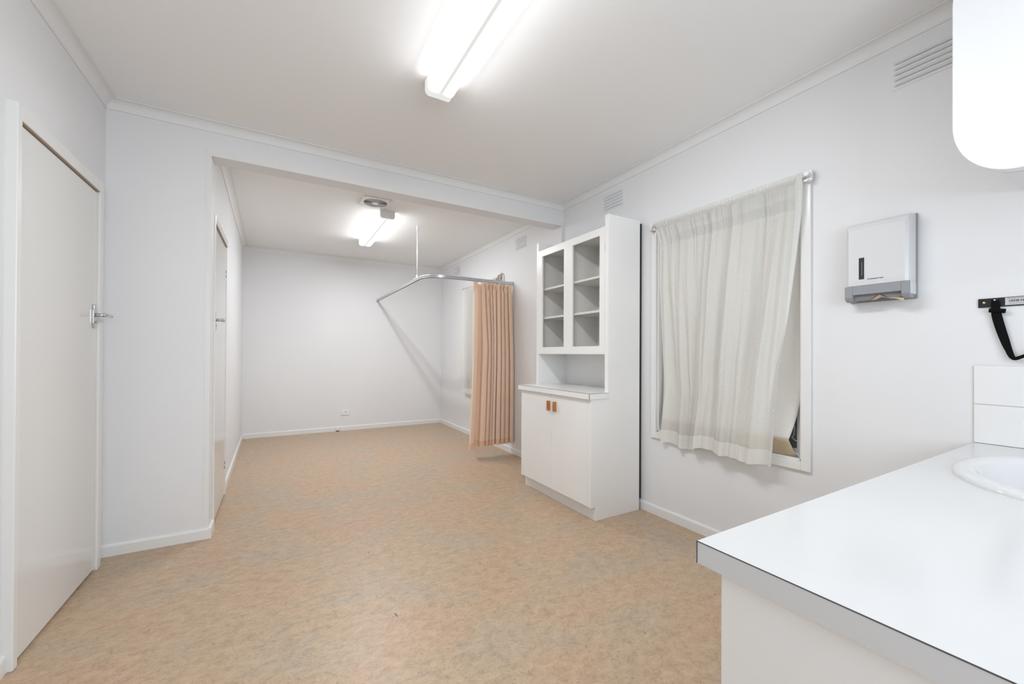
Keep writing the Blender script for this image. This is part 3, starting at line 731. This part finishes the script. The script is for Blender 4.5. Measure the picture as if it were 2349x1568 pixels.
# ribbon sweep lying against the wall
pth = [(-2.7335, 1.374), (-2.735, 1.345), (-2.7385, 1.31), (-2.747, 1.265), (-2.756, 1.225), (-2.7645, 1.19), (-2.7725, 1.165)]
rb_ = MB(); ws = [.0095, .0115, .0135, .0135, .0125, .0105, .0080]
q3 = smooth_path([(a, b, c) for (a, b), c in zip(pth, ws)]); pth = [(a, b) for a, b, c in q3]; ws = [c for a, b, c in q3]
VA = []
for (yy, zz), w_ in zip(pth, ws):
    VA.append([rb_.bm.verts.new(p) for p in ((-.010, yy+w_, zz+w_*.25), (-.010, yy-w_, zz-w_*.0), (-.013, yy-w_, zz), (-.013, yy+w_, zz+w_*.25))])
for A, B in zip(VA, VA[1:]):
    for i in range(4): rb_.bm.faces.new((A[i], A[(i+1) % 4], B[(i+1) % 4], B[i]))
rb_.bm.faces.new(VA[0]); rb_.bm.faces.new(VA[-1]); rb_.build('webbing', WEB, ST)
lc = smooth_path([(-.0115, -2.768, 1.180, .0092), (-.012, -2.7715, 1.168, .0085), (-.014, -2.777, 1.156, .0072), (-.016, -2.785, 1.152, .0062), (-.02, -2.805, 1.162, .006), (-.025, -2.83, 1.175, .006), (-.03, -2.87, 1.21, .006), (-.02, -2.92, 1.30, .006), (-.011, -2.935, 1.365, .006)])
MB().tube([q[:3] for q in lc], [q[3] for q in lc], 14).build('loop_cord', WEB, ST, smooth=True)
MB().tube([(-.014, -2.7195, 1.337), (-.014, -2.7595, 1.331)], .0085, 14).build('slide_buckle', WEB, ST, smooth=True)
MB().tube([(-.0048, -2.733, 1.3752), (-.0145, -2.733, 1.3752)], .0028, 10).build('strap_pin', mat('bright pin', (.8, .8, .78), .2, 1), ST)

# ------------------------------------------------------------------ splashback tiles
tl = MB(); tg = MB(); CT = .82
for r_ in range(2):
    for c_ in range(8):
        y1 = -2.6775-.152*c_; tl.box(-.006, -.0004, y1-.1505, y1, CT+.0015+.152*r_, CT+.150+.152*r_)
sb = tl.build('tiled_splashback', TILE, None, bevel=.0012)
tag(sb, 'two courses of white glazed tiles on the wall behind the basin', 'splashback')
tg.box(-.0048, -.0003, -2.6775-.152*8+.002, -2.677, CT+.0008, CT+.302); tg.build('grout', GROUT, sb)

# ------------------------------------------------------------------ counter, base and basin
CY = -2.680; CX = -1.722; CN = -4.55
bx, by, ba, bb = -.527, -3.008, .355, .260    # basin centre and half axes (x, y)
bas = empty('wash_basin', (bx, by, CT), 'white oval drop-in wash basin set in the countertop', 'basin')
# countertop slab with an oval hole
n = 64
def slab_fn(u, v):
    t = u*2*PI; hx, hy = bx+(ba-.02)*math.cos(t), by+(bb-.02)*math.sin(t)
    # outer boundary point of rectangle in same direction
    dx, dy = math.cos(t), math.sin(t)
    cs = []
    if dx > 0: cs.append((-.0005-bx)/dx)
    if dx < 0: cs.append((CX-bx)/dx)
    if dy > 0: cs.append((CY-by)/dy)
    if dy < 0: cs.append((CN-by)/dy)
    k = min(cs); ox, oy = bx+dx*k, by+dy*k
    q = [(hx, hy, CT-.040), (hx, hy, CT), (ox, oy, CT), (ox, oy, CT-.040), (hx, hy, CT-.040)][round(v*4)]
    return q
angs = sorted([2*PI*i/96 for i in range(96)] + [math.atan2(yy-by, xx-bx) % (2*PI) for xx in (CX, -.0005) for yy in (CY, CN)])
ct = MB(); rows = [[ct.bm.verts.new(slab_fn(a/(2*PI), j/4)) for j in range(4)] for a in angs]
L_ = len(rows)
for i in range(L_):
    for j in range(4): ct.bm.faces.new((rows[i][j], rows[(i+1) % L_][j], rows[(i+1) % L_][(j+1) % 4], rows[i][(j+1) % 4]))
cto = ct.build('countertop', LAM)
tag(cto, 'white laminate countertop in the near right corner', 'countertop')
MB().box(CX-.0008, CX+.0004, CN, CY, CT-.0014, CT+.0003).box(CX-.0008, CX+.0012, CY-.0012, CY+.0006, CT-.04, CT).build('edge_seam', SEAM, cto)
ba_c = empty('base_cabinet', (-.85, -3.6, 0), 'white panelled base cabinet under the near countertop', 'cabinet')
MB().box(CX+.022, CX+.040, CN+.02, CY-.033, .0, CT-.0405).build('front_panel', CABM, ba_c, bevel=.001)
MB().box(CX+.040, -.016, CY-.051, CY-.033, .0, CT-.0405).build('end_panel', CABM, ba_c, bevel=.001)
MB().box(CX+.0215, CX+.0225, -2.9265, -2.9215, .697, .701).build('paint_chip', MDF, ba_c)
# basin: rim and bowl by concentric ovals
BP = [(1.0, -.0003), (1.0, .006), (.975, .0125), (.94, .0150), (.88, .0140), (.835, .0100), (.81, .002), (.785, -.02), (.73, -.055), (.61, -.095), (.42, -.125), (.2, -.138), (.06, -.141)]
def basin_fn(u, v):
    k, z = BP[min(len(BP)-1, round(v*(len(BP)-1)))]; t = u*2*PI
    return (bx+ba*k*math.cos(t), by+bb*k*math.sin(t), CT+z+.0004)
MB().grid(basin_fn, 80, len(BP)-1, True).build('basin_bowl', CERAM, bas, smooth=True, solid=0)
MB().tube([(bx, by, CT-.1405), (bx, by, CT-.136)], .022, 24).build('drain', CHROME, bas)

# ------------------------------------------------------------------ wall cupboard with rounded front, upper right
WC = empty('wall_cupboard', (-.2, -3.1, 1.77), 'white wall cupboard with a rounded-corner front above the countertop', 'cupboard')
yF = -2.714; yN = -3.62; zB = 1.737; zTp = 2.52
def rrect(y0, y1, z0, z1, ry, rz, n=14):
    P = []
    for (cy_, cz_, a0) in ((y1-ry, z1-rz, 0), (y0+ry, z1-rz, PI/2), (y0+ry, z0+rz, PI), (y1-ry, z0+rz, 3*PI/2)):
        for k in range(n+1):
            a = a0+k/n*PI/2; P.append((cy_+ry*math.cos(a), cz_+rz*math.sin(a)))
    return P
MB().prism(rrect(yN, yF, zB, zTp, .15, .19), 'x', -.43, -.385).build('rounded_front', BRIGHTP, WC, bevel=.003, seg=3)
MB().prism(rrect(yN+.001, yF-.001, zB+.001, zTp-.001, .15, .19), 'x', -.385, -.380).build('front_edging', MDF, WC)
MB().box(-.380, -.0005, yN+.09, -2.802, 1.771, zTp-.02).build('cupboard_box', PLAST, WC, bevel=.002)
